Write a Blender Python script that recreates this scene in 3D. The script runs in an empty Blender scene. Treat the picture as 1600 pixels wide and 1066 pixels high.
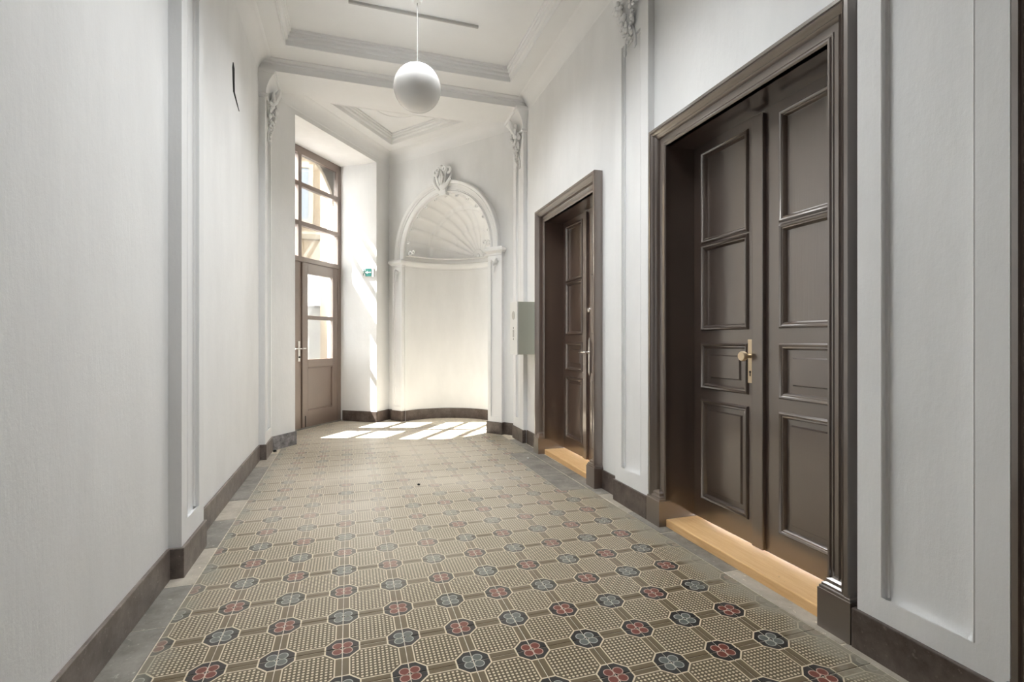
import bpy, math, random
from math import sin, cos, pi, radians, sqrt
from mathutils import Matrix, Vector
random.seed(7)
S = bpy.context.scene
COL = S.collection

# ------------------------------------------------------------------ camera, world, sun, lights, exposure
cam_d = bpy.data.cameras.new('camera'); cam = bpy.data.objects.new('camera', cam_d); COL.objects.link(cam)
cam.location = (0, 0, 1.1); cam.rotation_euler = (pi/2, 0, -radians(17.9))
cam_d.sensor_width = 36; cam_d.lens = 785/1600*36; cam_d.clip_start = .02
S.camera = cam

D = Vector((.591, .807, 0)).normalized()          # along the glazed door wall, to the right
NIN = Vector((D.y, -D.x, 0))                      # from that wall into the room
W = bpy.data.worlds.new('world'); S.world = W; W.use_nodes = True
nt = W.node_tree; bg = nt.nodes['Background']
bg.inputs[0].default_value = (.94, .97, 1, 1); bg.inputs[1].default_value = 22

sun_d = bpy.data.lights.new('sun', 'SUN'); sun_d.energy = 125; sun_d.angle = radians(.6); sun_d.color = (1, .985, .96)
sun = bpy.data.objects.new('sun', sun_d); COL.objects.link(sun)
a = radians(19)
hd = NIN*cos(a) + D*sin(a)
sv = Vector((hd.x, hd.y, -1.39)).normalized()
sun.rotation_euler = sv.to_track_quat('-Z', 'Y').to_euler()
sun.location = (-6, 9, 9)

def area(name, loc, rot, sx, sy, power, color=(1, 1, 1)):
    l = bpy.data.lights.new(name, 'AREA'); l.shape = 'RECTANGLE'; l.size = sx; l.size_y = sy
    l.energy = power; l.color = color
    o = bpy.data.objects.new(name, l); COL.objects.link(o); o.location = loc; o.rotation_euler = rot
    return o
area('fill_near', (.5, 2.2, 3.62), (0, 0, 0), .8, .8, 21, (.95, .98, 1)).data.spread = radians(125)  # added fill lamp, stands for no real fixture
area('fill_middle', (.5, 4.05, 3.80), (0, 0, 0), 1.0, 1.1, 21.5, (.95, .98, 1)).data.spread = radians(118)  # second added fill, brightens the middle of the corridor

S.view_settings.view_transform = 'Standard'; S.view_settings.look = 'None'
S.view_settings.gamma = 1; S.view_settings.use_curve_mapping = False
S.view_settings.exposure = .68

# ------------------------------------------------------------------ material helpers
class NT:
    def __init__(s, name):
        s.m = bpy.data.materials.new(name); s.m.use_nodes = True; s.t = s.m.node_tree
        s.b = s.t.nodes['Principled BSDF']
    def n(s, typ, **kw):
        x = s.t.nodes.new(typ)
        for k, v in kw.items(): setattr(x, k, v)
        return x
    def put(s, inp, v):
        if hasattr(v, 'is_output') or isinstance(v, bpy.types.NodeSocket): s.t.links.new(v, inp)
        elif isinstance(v, (tuple, list)): inp.default_value = (*v, 1) if len(v) == 3 and inp.type == 'RGBA' else v
        else: inp.default_value = v
    def m_(s, op, a, b=0.0, c=0.0):
        x = s.n('ShaderNodeMath', operation=op)
        for i, v in enumerate((a, b, c)): s.put(x.inputs[i], v)
        return x.outputs[0]
    def mix(s, f, a, b, blend='MIX'):
        x = s.n('ShaderNodeMix', data_type='RGBA', blend_type=blend)
        s.put(x.inputs[0], f); s.put(x.inputs[6], a); s.put(x.inputs[7], b)
        return x.outputs[2]
    def pos(s, scale=(1, 1, 1), obj=False):
        if obj: src = s.n('ShaderNodeTexCoord').outputs['Object']
        else: src = s.n('ShaderNodeNewGeometry').outputs['Position']
        mp = s.n('ShaderNodeMapping'); mp.inputs['Scale'].default_value = scale
        s.t.links.new(src, mp.inputs[0]); return mp.outputs[0]
    def noise(s, vec, scale, detail=4, rough=.55):
        x = s.n('ShaderNodeTexNoise'); s.put(x.inputs['Vector'], vec); x.inputs['Scale'].default_value = scale
        x.inputs['Detail'].default_value = detail; x.inputs['Roughness'].default_value = rough
        return x.outputs[0]
    def ramp(s, f, lo, hi):
        x = s.n('ShaderNodeMapRange'); s.put(x.inputs[0], f); x.inputs[1].default_value = lo; x.inputs[2].default_value = hi
        return x.outputs[0]
    def bump(s, h, strength, dist=.01):
        x = s.n('ShaderNodeBump'); s.put(x.inputs['Height'], h); x.inputs['Strength'].default_value = strength
        x.inputs['Distance'].default_value = dist; s.put(s.b.inputs['Normal'], x.outputs[0])
    def base(s, c): s.put(s.b.inputs['Base Color'], c)
    def rough(s, r): s.put(s.b.inputs['Roughness'], r)

def plaster(name, c, bump=.25, stain=.05):
    t = NT(name)
    n1 = t.noise(t.pos((1, 1, .35)), 3.0, 6, .6); n2 = t.noise(t.pos((1, 1, .22)), 42, 5, .6); n3 = t.noise(t.pos(), 9, 8, .7)
    f = t.ramp(n1, .35, .75)
    c2 = tuple(v*(1-stain) for v in c)
    col = t.mix(f, c, c2)
    spot = t.ramp(n3, .68, .80)
    col = t.mix(t.m_('MULTIPLY', spot, .35), col, tuple(v*.8 for v in c))
    t.base(col); t.rough(.62); t.b.inputs['Specular IOR Level'].default_value = .25
    h = t.m_('ADD', t.m_('MULTIPLY', n2, .5), t.m_('MULTIPLY', n3, .8))
    t.bump(h, bump, .006)
    return t.m
def paint(name, c, rough=.24, grain=.12, coat=.0):
    t = NT(name)
    n = t.noise(t.pos((14, 14, .9)), 6, 5, .6); n2 = t.noise(t.pos(), 4, 3)
    t.base(t.mix(t.ramp(n2, .3, .7), c, tuple(v*1.25 for v in c)))
    t.rough(t.m_('ADD', rough, t.m_('MULTIPLY', n2, .1)))
    t.b.inputs['Coat Weight'].default_value = coat; t.b.inputs['Coat Roughness'].default_value = .12
    t.bump(n, grain, .004); t.b.inputs['IOR'].default_value = 2.5; t.b.inputs['Specular Tint'].default_value = (1, .93, .87, 1); t.b.inputs['Coat IOR'].default_value = 1.7
    return t.m
def stone(name, c1, c2, scale=12, rough=.5, bump=.2):
    t = NT(name)
    n = t.noise(t.pos(), scale, 7, .68); n2 = t.noise(t.pos(), scale*7, 3, .6)
    col = t.mix(t.ramp(n, .35, .68), c1, c2)
    col = t.mix(t.m_('MULTIPLY', t.ramp(n2, .62, .72), .5), col, tuple(min(1, v*1.9) for v in c2))
    t.base(col); t.rough(rough); t.bump(t.m_('ADD', n, t.m_('MULTIPLY', n2, .3)), bump, .006)
    return t.m
def plain(name, c, rough=.5, metal=0., emit=None):
    t = NT(name); n = t.noise(t.pos(), 30, 3)
    t.base(t.mix(t.m_('MULTIPLY', n, .15), c, tuple(v*.8 for v in c))); t.rough(rough); t.b.inputs['Metallic'].default_value = metal
    return t.m

M = {}
M['wall'] = plaster('white_plaster', (.87, .87, .865), .45, .09)
M['stucco'] = plaster('white_stucco', (.87, .87, .865), .10, .03)
M['ceil'] = plaster('ceiling_plaster', (.88, .88, .875), .08, .03)
M['paint'] = paint('dark_brown_gloss_paint', (.044, .0275, .021), .28, .10, 1.)
M['paint2'] = paint('brown_gloss_paint', (.066, .038, .028), .25, .10, 1.)
M['grain'] = paint('dark_brown_grained_paint', (.047, .030, .023), .30, .35, 1.)
M['brown'] = paint('brown_window_paint', (.11, .07, .054), .35, .08)
M['base'] = stone('brown_terrazzo', (.055, .039, .032), (.15, .118, .102), 9, .34, .15)
M['base2'] = stone('taupe_terrazzo', (.115, .092, .08), (.25, .21, .185), 9, .36, .15)
M['slab'] = stone('grey_cement_slab', (.165, .154, .134), (.325, .30, .265), 6, .5, .3)
M['screed'] = stone('worn_screed', (.34, .30, .245), (.52, .47, .395), 5, .6, .4)
M['grout'] = stone('grout', (.50, .44, .34), (.78, .71, .59), 20, .7, .2)
M['granite'] = stone('grey_granite', (.10, .095, .10), (.36, .34, .35), 14, .45, .2)
M['chrome'] = plain('satin_nickel', (.75, .73, .70), .22, 1.)
M['brass'] = plain('pale_brass', (.80, .66, .47), .34, .75)
M['dark'] = plain('black_void', (.006, .006, .006), .8)
M['globe'] = plain('opal_glass', (.80, .79, .77), .12)
M['cord'] = plain('grey_cord', (.33, .32, .30), .5)
M['rail'] = plain('grey_rail', (.50, .49, .47), .5)
M['white'] = plain('white_enamel', (.82, .82, .80), .3)
M['green'] = plain('grey_green_steel', (.60, .62, .53), .3, .3)
M['teal'] = plain('teal_sign', (.012, .125, .105), .4)
M['facade'] = plaster('ochre_facade', (.105, .074, .041), .1, .05)
M['facade_w'] = plaster('cream_facade', (.20, .165, .118), .1, .05)
M['sky_block'] = plaster('pale_grey_sky_block', (.32, .31, .295), .1, .05)  # colour of the added sky-blocking volume
M['pane_far'] = plain('grey_window_glass', (.07, .08, .09), .1)
M['court'] = stone('courtyard_paving', (.11, .10, .09), (.17, .16, .14), 5, .8, .2)

def wood_mat():
    t = NT('bare_pine')
    v = t.pos((14, 1.0, 14)); n = t.noise(v, 6, 6, .65); k = t.noise(t.pos(), 25, 2)
    col = t.mix(t.ramp(n, .3, .7), (.88, .58, .29), (.76, .45, .19))
    col = t.mix(t.m_('MULTIPLY', t.ramp(k, .72, .78), .5), col, (.30, .14, .06))
    t.base(col); t.rough(.42); t.bump(n, .08, .003); return t.m
M['wood'] = wood_mat()

def glass_mat():
    t = NT('window_glass'); t.t.nodes.remove(t.b)
    tr = t.n('ShaderNodeBsdfTransparent'); gl = t.n('ShaderNodeBsdfGlossy'); gl.inputs['Roughness'].default_value = .02
    tr.inputs[0].default_value = (.97, .98, .975, 1)
    lw = t.n('ShaderNodeFresnel'); lw.inputs[0].default_value = 1.45
    mx = t.n('ShaderNodeMixShader'); t.put(mx.inputs[0], t.m_('MULTIPLY', lw.outputs[0], .8))
    t.t.links.new(tr.outputs[0], mx.inputs[1]); t.t.links.new(gl.outputs[0], mx.inputs[2])
    t.t.links.new(mx.outputs[0], t.t.nodes['Material Output'].inputs[0]); return t.m
M['glass'] = glass_mat()

def tile_mat():
    t = NT('encaustic_tile')
    uv = t.n('ShaderNodeUVMap').outputs[0]
    sp = t.n('ShaderNodeSeparateXYZ'); t.put(sp.inputs[0], uv); u, v = sp.outputs[0], sp.outputs[1]
    ru = t.m_('FLOOR', t.m_('ADD', u, .5)); rv = t.m_('FLOOR', t.m_('ADD', v, .5))
    ax = t.m_('ABSOLUTE', t.m_('SUBTRACT', u, ru)); ay = t.m_('ABSOLUTE', t.m_('SUBTRACT', v, rv))
    par = t.m_('MODULO', t.m_('ADD', t.m_('ADD', ru, rv), 10), 2)
    par = t.m_('GREATER_THAN', par, .5)
    oc = t.m_('MAXIMUM', t.m_('MAXIMUM', ax, ay), t.m_('MULTIPLY', t.m_('ADD', ax, ay), .7071))
    mn = t.m_('MINIMUM', ax, ay)
    OR = .272
    in_oct = t.m_('LESS_THAN', oc, OR)
    oc_line = t.m_('LESS_THAN', t.m_('ABSOLUTE', t.m_('SUBTRACT', oc, OR)), .013)
    band = t.m_('LESS_THAN', mn, .113)
    b_line = t.m_('LESS_THAN', t.m_('ABSOLUTE', t.m_('SUBTRACT', mn, .113)), .0105)
    K = 15.0
    du = t.m_('SUBTRACT', t.m_('FRACT', t.m_('MULTIPLY', u, K)), .5); dv = t.m_('SUBTRACT', t.m_('FRACT', t.m_('MULTIPLY', v, K)), .5)
    p4 = t.m_('ADD', t.m_('POWER', t.m_('ABSOLUTE', du), 3), t.m_('POWER', t.m_('ABSOLUTE', dv), 3))
    dot = t.m_('LESS_THAN', p4, .262**3*1.25)
    dot = t.m_('MULTIPLY', dot, t.m_('MULTIPLY', t.m_('GREATER_THAN', mn, .135), t.m_('GREATER_THAN', oc, .30)))
    px = t.m_('SUBTRACT', ax, .080); py = t.m_('SUBTRACT', ay, .080)
    pd = t.m_('SQRT', t.m_('ADD', t.m_('MULTIPLY', px, px), t.m_('MULTIPLY', py, py)))
    petal = t.m_('LESS_THAN', pd, .070); ring = t.m_('LESS_THAN', pd, .085)
    P = t.pos(); n1 = t.noise(P, 30, 4); n2 = t.noise(P, 1.1, 3, .5); n3 = t.noise(P, 6, 6, .65)
    cream = (.69, .60, .44); olive = (.098, .072, .036); brown = (.132, .094, .049); black = (.012, .0115, .013)
    col = t.mix(dot, olive, cream)
    stripe = t.m_('LESS_THAN', t.m_('ABSOLUTE', t.m_('SUBTRACT', mn, .055)), .022)
    bandc = t.mix(t.m_('MULTIPLY', stripe, .35), brown, (.14, .105, .06))
    col = t.mix(band, col, bandc); col = t.mix(b_line, col, cream)
    pet = t.mix(par, (.115, .125, .115), (.17, .038, .024))
    octc = t.mix(ring, black, t.mix(par, (.42, .43, .39), (.52, .36, .30))); octc = t.mix(petal, octc, pet)
    col = t.mix(in_oct, col, octc); col = t.mix(oc_line, col, cream)
    col = t.mix(t.m_('MULTIPLY', n1, .10), col, (.30, .26, .2))
    # walking line worn by feet, pale gloss of the far floor painted in, dust, crumbled edge at the right wall
    sx = t.n('ShaderNodeSeparateXYZ'); t.put(sx.inputs[0], P); X, Y = sx.outputs[0], sx.outputs[1]
    far = t.ramp(Y, 1.7, 3.9)
    lane = t.ramp(t.m_('ABSOLUTE', t.m_('SUBTRACT', X, .35)), 1.25, .3)
    wear_sheen = t.m_('MULTIPLY', t.m_('ADD', t.m_('MULTIPLY', far, .78), .0), t.m_('ADD', .35, t.m_('MULTIPLY', lane, .65)))
    wear_sheen = t.m_('MULTIPLY', wear_sheen, t.ramp(n2, .15, .6))
    col = t.mix(wear_sheen, col, (.65, .58, .485))
    edge = t.ramp(t.m_('ADD', X, t.m_('MULTIPLY', t.m_('SUBTRACT', n3, .5), .5)), 1.56, 1.66)
    col = t.mix(t.m_('MULTIPLY', edge, .85), col, (.30, .27, .21))
    edge2 = t.ramp(t.m_('ADD', X, t.m_('MULTIPLY', t.m_('SUBTRACT', n3, .5), .35)), -.58, -.66)
    col = t.mix(t.m_('MULTIPLY', edge2, .6), col, (.27, .25, .20))
    t.base(col); t.rough(t.m_('ADD', .22, t.m_('MULTIPLY', n3, .25)))
    t.b.inputs['Specular IOR Level'].default_value = .32
    t.bump(n1, .06, .003)
    return t.m
M['tile'] = tile_mat()

# ------------------------------------------------------------------ mesh helpers
class MB:
    def __init__(s): s.v = []; s.f = []
    def add(s, vs, fs):
        k = len(s.v); s.v += [tuple(p) for p in vs]; s.f += [tuple(i+k for i in f) for f in fs]; return s
    def box(s, x0, x1, y0, y1, z0, z1):
        if x0 > x1: x0, x1 = x1, x0
        if y0 > y1: y0, y1 = y1, y0
        return s.add([(x0,y0,z0),(x1,y0,z0),(x1,y1,z0),(x0,y1,z0),(x0,y0,z1),(x1,y0,z1),(x1,y1,z1),(x0,y1,z1)],
                     [(3,2,1,0),(4,5,6,7),(0,1,5,4),(1,2,6,5),(2,3,7,6),(3,0,4,7)])
    def grid(s, rows, close_u=False, close_v=False):
        n, m = len(rows), len(rows[0]); vs = [p for r in rows for p in r]; fs = []
        for i in range(n if close_u else n-1):
            for j in range(m if close_v else m-1):
                fs.append((i*m+j, i*m+(j+1) % m, ((i+1) % n)*m+(j+1) % m, ((i+1) % n)*m+j))
        return s.add(vs, fs)
    def prism(s, poly, z0, z1):
        n = len(poly)
        return s.add([(x, y, z0) for x, y in poly]+[(x, y, z1) for x, y in poly],
                     [tuple(range(n))[::-1], tuple(range(n, 2*n))]+[(i, (i+1) % n, n+(i+1) % n, n+i) for i in range(n)])
    def sphere(s, c, r, nu=10, nv=7, sc=(1, 1, 1)):
        rows = [[(c[0]+r*sc[0]*sin(pi*i/nv)*cos(2*pi*j/nu), c[1]+r*sc[1]*sin(pi*i/nv)*sin(2*pi*j/nu), c[2]+r*sc[2]*cos(pi*i/nv)) for j in range(nu)] for i in range(nv+1)]
        return s.grid(rows, close_v=True)
    def tube(s, path, r, n=8, cap=True):
        P = [Vector(p) for p in path]; rows = []
        up = Vector((.13, .21, .97))
        for i, p in enumerate(P):
            t = (P[min(i+1, len(P)-1)]-P[max(i-1, 0)]).normalized()
            a = t.cross(up)
            if a.length < .05: a = t.cross(Vector((1, 0, 0)))
            a.normalize(); b = t.cross(a)
            rr = r[i] if isinstance(r, (list, tuple)) else r
            rows.append([p+(a*cos(2*pi*j/n)+b*sin(2*pi*j/n))*rr for j in range(n)])
        k = len(s.v); s.grid(rows, close_v=True)
        if cap: s.f.append(tuple(range(k, k+n))); s.f.append(tuple(range(k+(len(P)-1)*n, k+len(P)*n))[::-1])
        return s
    def lathe(s, prof, c=(0, 0, 0), n=24, axis='z'):
        rows = []
        for r, h in prof:
            row = []
            for j in range(n):
                x, y = r*cos(2*pi*j/n), r*sin(2*pi*j/n)
                row.append({'z': (c[0]+x, c[1]+y, c[2]+h), 'y': (c[0]+x, c[1]+h, c[2]+y), 'x': (c[0]+h, c[1]+x, c[2]+y)}[axis])
            rows.append(row)
        return s.grid(rows, close_v=True)
    def torus(s, c, R, r, axis='y', n=14, m=7):
        rows = []
        for i in range(n):
            a = 2*pi*i/n; row = []
            for j in range(m):
                b = 2*pi*j/m; q = R+r*cos(b); h = r*sin(b)
                row.append({'y': (c[0]+q*cos(a), c[1]+h, c[2]+q*sin(a)), 'z': (c[0]+q*cos(a), c[1]+q*sin(a), c[2]+h)}[axis])
            rows.append(row)
        return s.grid(rows, True, True)
    def loft_rect(s, secs):
        # secs: (z, x0, x1, y0, y1)
        rows = [[(x0, y0, z), (x1, y0, z), (x1, y1, z), (x0, y1, z)] for z, x0, x1, y0, y1 in secs]
        k = len(s.v); s.grid(rows, close_v=True); n = len(secs)
        s.f.append((k+3, k+2, k+1, k)); s.f.append(tuple(k+4*(n-1)+i for i in range(4)))
        return s
    def usweep(s, cx, hw, top, prof, yw, z0=0):
        rows = [[(cx-hw-w, yw-p, z0) for w, p in prof], [(cx-hw-w, yw-p, top+w) for w, p in prof],
                [(cx+hw+w, yw-p, top+w) for w, p in prof], [(cx+hw+w, yw-p, z0) for w, p in prof]]
        return s.grid(rows)
    def rsweep(s, x0, x1, z0, z1, prof, y):
        # ring inside a rectangle on a face at y looking to -y; prof (inset, height towards -y)
        rows = [[(x0+w, y-p, z0+w) for w, p in prof], [(x0+w, y-p, z1-w) for w, p in prof],
                [(x1-w, y-p, z1-w) for w, p in prof], [(x1-w, y-p, z0+w) for w, p in prof]]
        return s.grid(rows, close_u=True)

def mesh(name, mb, mat, smooth=False):
    me = bpy.data.meshes.new(name); me.from_pydata(mb.v, [], mb.f); me.materials.append(mat)
    import bmesh
    bm = bmesh.new(); bm.from_mesh(me); bmesh.ops.recalc_face_normals(bm, faces=bm.faces); bm.to_mesh(me); bm.free()
    if smooth:
        for p in me.polygons: p.use_smooth = True
        if smooth != 'full':
            try: me.set_sharp_from_angle(angle=radians(40))
            except Exception: pass
    return me
def obj(name, mb, mat, parent=None, smooth=False, bevel=0, mw=None):
    o = bpy.data.objects.new(name, mesh(name, mb, mat, smooth)); COL.objects.link(o)
    if parent: o.parent = parent
    if mw is not None: o.matrix_world = mw
    if bevel:
        b = o.modifiers.new('bevel', 'BEVEL'); b.width = bevel; b.segments = 2; b.limit_method = 'ANGLE'
    return o
def empty(name, mw=None, parent=None):
    o = bpy.data.objects.new(name, None); COL.objects.link(o); o.empty_display_size = .1
    if parent: o.parent = parent
    if mw is not None: o.matrix_world = mw
    return o
def tag(o, label=None, cat=None, group=None, kind=None):
    for k, v in (('label', label), ('category', cat), ('group', group), ('kind', kind)):
        if v: o[k] = v
    return o
def frame(o, ex):
    ex = Vector((ex[0], ex[1], 0)).normalized(); ey = Vector((-ex.y, ex.x, 0))
    return Matrix(((ex.x, ey.x, 0, o[0]), (ex.y, ey.y, 0, o[1]), (0, 0, 1, 0), (0, 0, 0, 1)))
# wall frames: local x to the right as one looks at the wall, y into the wall, z up
KR = .012
FR = frame((1.75-2.7*KR, 0), (-KR, -1))
FL = frame((-.745, 0), (0, 1))
ORG = Vector((-.70, 6.563, 0))                    # on the inner face of the glazed door frame
FD = frame(ORG, D)
CORN = ORG + NIN*.57 + D*1.30                     # inner corner of the vestibule
WD = (Vector((1.815, 5.583, 0))-CORN); NLEN = WD.length
FN = frame(CORN, WD)

# ------------------------------------------------------------------ floor
T = .2145; X0 = -.0245; Y0 = 1.6835
floor = obj('floor', MB().box(-1.2, 2.4, -2.8, 8.0, -.12, -.0022), M['grout'])
tag(floor, 'corridor floor of patterned octagon tiles with grey cement edges', 'floor', kind='structure')
def clip(poly, a, b):
    out = []
    side = lambda p: (b[0]-a[0])*(p[1]-a[1])-(b[1]-a[1])*(p[0]-a[0])
    for i in range(len(poly)):
        p, q = poly[i], poly[(i+1) % len(poly)]; sp, sq = side(p), side(q)
        if sp >= 0: out.append(p)
        if sp*sq < 0: r = sp/(sp-sq); out.append((p[0]+(q[0]-p[0])*r, p[1]+(q[1]-p[1])*r))
    return out
def tile_mesh(name, poly, i, j):
    # poly in world xy; pattern coordinates as UV; small chamfer on top
    cx = X0+T*(i+.5); cy = Y0+T*(j+.5); k = len(poly)
    gx = sum(p[0] for p in poly)/k; gy = sum(p[1] for p in poly)/k
    def ins(p, d):
        dx, dy = p[0]-gx, p[1]-gy; r = max(1e-5, max(abs(dx), abs(dy)))
        f = max(0, (r-d)/r); return (gx+dx*f, gy+dy*f)
    A = [ins(p, .0015) for p in poly]; B = [ins(p, .0026) for p in poly]
    vs = [(x-cx, y-cy, -.012) for x, y in A]+[(x-cx, y-cy, -.0012) for x, y in A]+[(x-cx, y-cy, 0) for x, y in B]
    fs = [tuple(range(2*k, 3*k))]
    for r in (0, 1):
        fs += [(r*k+q, r*k+(q+1) % k, (r+1)*k+(q+1) % k, (r+1)*k+q) for q in range(k)]
    me = bpy.data.meshes.new(name); me.from_pydata(vs, [], fs); me.materials.append(M['tile'])
    ul = me.uv_layers.new(name='UVMap')
    for lp in me.loops:
        x, y, z = me.vertices[lp.vertex_index].co
        ul.data[lp.index].uv = (x/T+.5+((i+j) % 2), y/T+.5)
    return me
def cell(i, j): return [(X0+T*i, Y0+T*j), (X0+T*(i+1), Y0+T*j), (X0+T*(i+1), Y0+T*(j+1)), (X0+T*i, Y0+T*(j+1))]
shared = {q: tile_mesh('tile_'+('even', 'odd')[q], cell(q, 0), q, 0) for q in (0, 1)}
dA = ORG + NIN*.02; dB = dA + D
c1 = CORN; c2 = CORN + WD
nin2 = Vector((WD.y, -WD.x, 0)).normalized()
rng = random.Random(3)
ntile = 0; stuffm = []
gap_cells = {(7, j) for j in range(8, 14)}
for j in range(-17, 27):
    for i in range(-3, 8):
        if (i, j) in gap_cells: continue
        poly = cell(i, j); full = True
        if Y0+T*(j+1) > 5.3:
            # vestibule: keep what lies in front of the door wall and of the niche wall line
            q = clip(poly, (dB.x, dB.y), (dA.x, dA.y)) if False else poly
            # inside of the door wall: right of direction D
            q = clip(poly, (dB.x, dB.y), (dA.x, dA.y))
            if len(q) >= 3: q = clip(q, (c2.x, c2.y), (c1.x, c1.y))
            if len(q) < 3: continue
            area2 = abs(sum(q[k][0]*q[(k+1) % len(q)][1]-q[(k+1) % len(q)][0]*q[k][1] for k in range(len(q))))/2
            if area2 < .004: continue
            full = area2 > T*T*.999; poly = q
        if j < -4: stuffm.append((i, j)); continue
        me = shared[(i+j) % 2] if full else tile_mesh('tile_cut', poly, i, j)
        o = bpy.data.objects.new('tile', me); COL.objects.link(o); o.parent = floor
        o.location = (X0+T*(i+.5), Y0+T*(j+.5), rng.uniform(-.0006, .0006))
        o.rotation_euler = (rng.gauss(0, .0022), rng.gauss(0, .0022), 0)
        ntile += 1
print('TILES', ntile)
# tiles behind the camera, one part
vs, fs, uvs = [], [], []
for i, j in stuffm:
    k = len(vs); c = cell(i, j); e = .0012
    vs += [(c[0][0]+e, c[0][1]+e, 0), (c[1][0]-e, c[1][1]+e, 0), (c[2][0]-e, c[2][1]-e, 0), (c[3][0]+e, c[3][1]-e, 0)]
    fs.append((k, k+1, k+2, k+3)); p = (i+j) % 2; uvs += [(p, 0), (p+1, 0), (p+1, 1), (p, 1)]
me = bpy.data.meshes.new('tiles_behind'); me.from_pydata(vs, [], fs); me.materials.append(M['tile'])
ul = me.uv_layers.new(name='UVMap')
for lp in me.loops: ul.data[lp.index].uv = uvs[lp.vertex_index]
o = bpy.data.objects.new('tile_field', me); COL.objects.link(o); o.parent = floor; o['kind'] = 'stuff'
# cement edge slabs along both walls
def slab(x0, x1, y0, y1, mat, dz=0):
    g = .003
    o = obj('paving_slab', MB().box(x0+g, x1-g, y0+g, y1-g, -.012, dz), mat, floor, bevel=.002)
    return o
y = .7
for L, k in [(.6, 0), (.62, 0), (.33, 0), (.36, 0), (.42, 1), (.45, 0), (.4, 1), (.52, 0), (.45, 0), (.52, 1)]:
    slab(-.80, X0-3*T, y, y+L, M['screed'] if k else M['slab'], rng.uniform(-.001, .001)); y += L
y = .2
while y < 5.3:
    L = rng.uniform(.35, .6)
    slab(X0+8*T, 1.80, y, min(y+L, 5.35), M['slab'] if 3.0 < y or 1.6 < y < 2.5 else M['screed'], rng.uniform(-.001, .001)); y += L
for q in range(3):
    slab(X0+7*T, X0+8*T, Y0+T*(8+2*q), Y0+T*(10+2*q), M['slab'], rng.uniform(-.001, .0012))

# ------------------------------------------------------------------ ornaments
def ornament_drop(z_top, z_bot, w, y, seed, tails=True):
    # hanging bunch of fruit and leaves on a face at y (relief towards -y)
    r = random.Random(seed); m = MB()
    n = 46
    for k in range(n):
        f = (k/(n-1))**.9
        z = z_top-(z_top-z_bot)*f
        hw = w*(1-f*.86)
        x = r.uniform(-hw, hw); dep = (1-abs(x)/(hw+.001)*.6)*(.105*(1-f*.78))
        rad = r.uniform(.015, .030)*(1-.5*f)
        m.sphere((x, y-dep*r.uniform(.45, 1), z), rad, 8, 6, (1, .8, r.uniform(.8, 1.25)))
    for k in range(16):   # leaves
        f = k/15; z = z_top-(z_top-z_bot)*f*.8; sd = -1 if k % 2 else 1; hw = w*(1-f*.8)
        a = r.uniform(-.5, .3); L = .055*(1-f*.4)
        p0 = Vector((sd*hw*.55, y-.02, z)); dr = Vector((sd*cos(a), -.35, sin(a)-.3)).normalized()
        m.tube([p0, p0+dr*L*.35, p0+dr*L*.7+Vector((0, -.004, 0)), p0+dr*L], [.006, .014, .011, .002], 6)
    if tails:
        for sd in (-1, 1):
            pts = [(sd*(.035+.03*sin(t*2.2)), y-.006-.004*cos(t*5), z_bot+.10-.16*t-.0*t) for t in [q/7 for q in range(8)]]
            m.tube(pts, [.004, .007, .008, .008, .009, .010, .011, .005], 6)
    return m

# ------------------------------------------------------------------ pilaster
def pilaster(parent, x0, x1, wall_y, seed, rec=.026, zb=.245, ztop=3.09, top=3.62):
    st = .082
    p0, p1 = x0+st, x1-st
    m = MB()
    m.box(x0, p0, 0, wall_y+.02, 0, top); m.box(p1, x1, 0, wall_y+.02, 0, top)
    m.box(p0, p1, 0, wall_y+.02, ztop, top)
    u = .016     # lower edge undercut, shaped to hide its brightly lit ledge
    m.add([(p0, 0, 0), (p1, 0, 0), (p1, 0, zb), (p0, 0, zb), (p0, rec+.002, zb-u), (p1, rec+.002, zb-u), (p0, rec+.002, 0), (p1, rec+.002, 0)],
          [(0, 1, 2, 3), (3, 2, 5, 4), (4, 5, 7, 6), (0, 6, 7, 1), (0, 3, 4, 6), (1, 7, 5, 2)])
    m.box(p0, p1, rec, wall_y+.02, 0, ztop)
    P = obj('pilaster', m, M['wall'], parent)
    # thin bead round the panel
    q = MB(); prof = [(0, 0), (.003, .002), (.006, .0), (.006, -rec*.62), (.013, -rec*.70), (.015, -rec)]
    q.grid([[(p0+w, -h, zb) for w, h in prof], [(p0+w, -h, ztop-w) for w, h in prof], [(p1-w, -h, ztop-w) for w, h in prof], [(p1-w, -h, zb) for w, h in prof]])
    obj('panel_moulding', q, M['stucco'], P)
    c = MB(); H = []
    for z, p, e in [(3.355, .001, 0), (3.36, .016, .010), (3.375, .022, .016), (3.392, .016, .010), (3.398, .006, .003), (3.43, .008, .004), (3.47, .018, .010),
                    (3.515, .038, .022), (3.55, .064, .034), (3.57, .078, .040), (3.572, .088, .046), (3.60, .092, .05), (3.612, .088, .046)]:
        H.append((z, x0-e, x1+e, -p, wall_y+.01))
    c.loft_rect(H); cx = (x0+x1)/2
    obj('capital', c, M['stucco'], P, True)
    o = obj('festoon', ornament_drop(3.37, 3.05, (x1-x0)*.40, 0, seed), M['stucco'], P, True)
    # acanthus curls under the capital
    k = MB()
    for sd in (-1, 1):
        k.torus((cx+sd*.07, -.055, 3.44), .028, .011); k.torus((cx+sd*.075, -.06, 3.40), .016, .009)
    k.tube([(cx, -.01, 3.37), (cx, -.05, 3.42), (cx, -.085, 3.49), (cx, -.10, 3.54)], [.02, .035, .032, .012], 8)
    obj('acanthus_leaf', k, M['stucco'], P, True)
    o.location = (cx, 0, 0)
    return P

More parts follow.
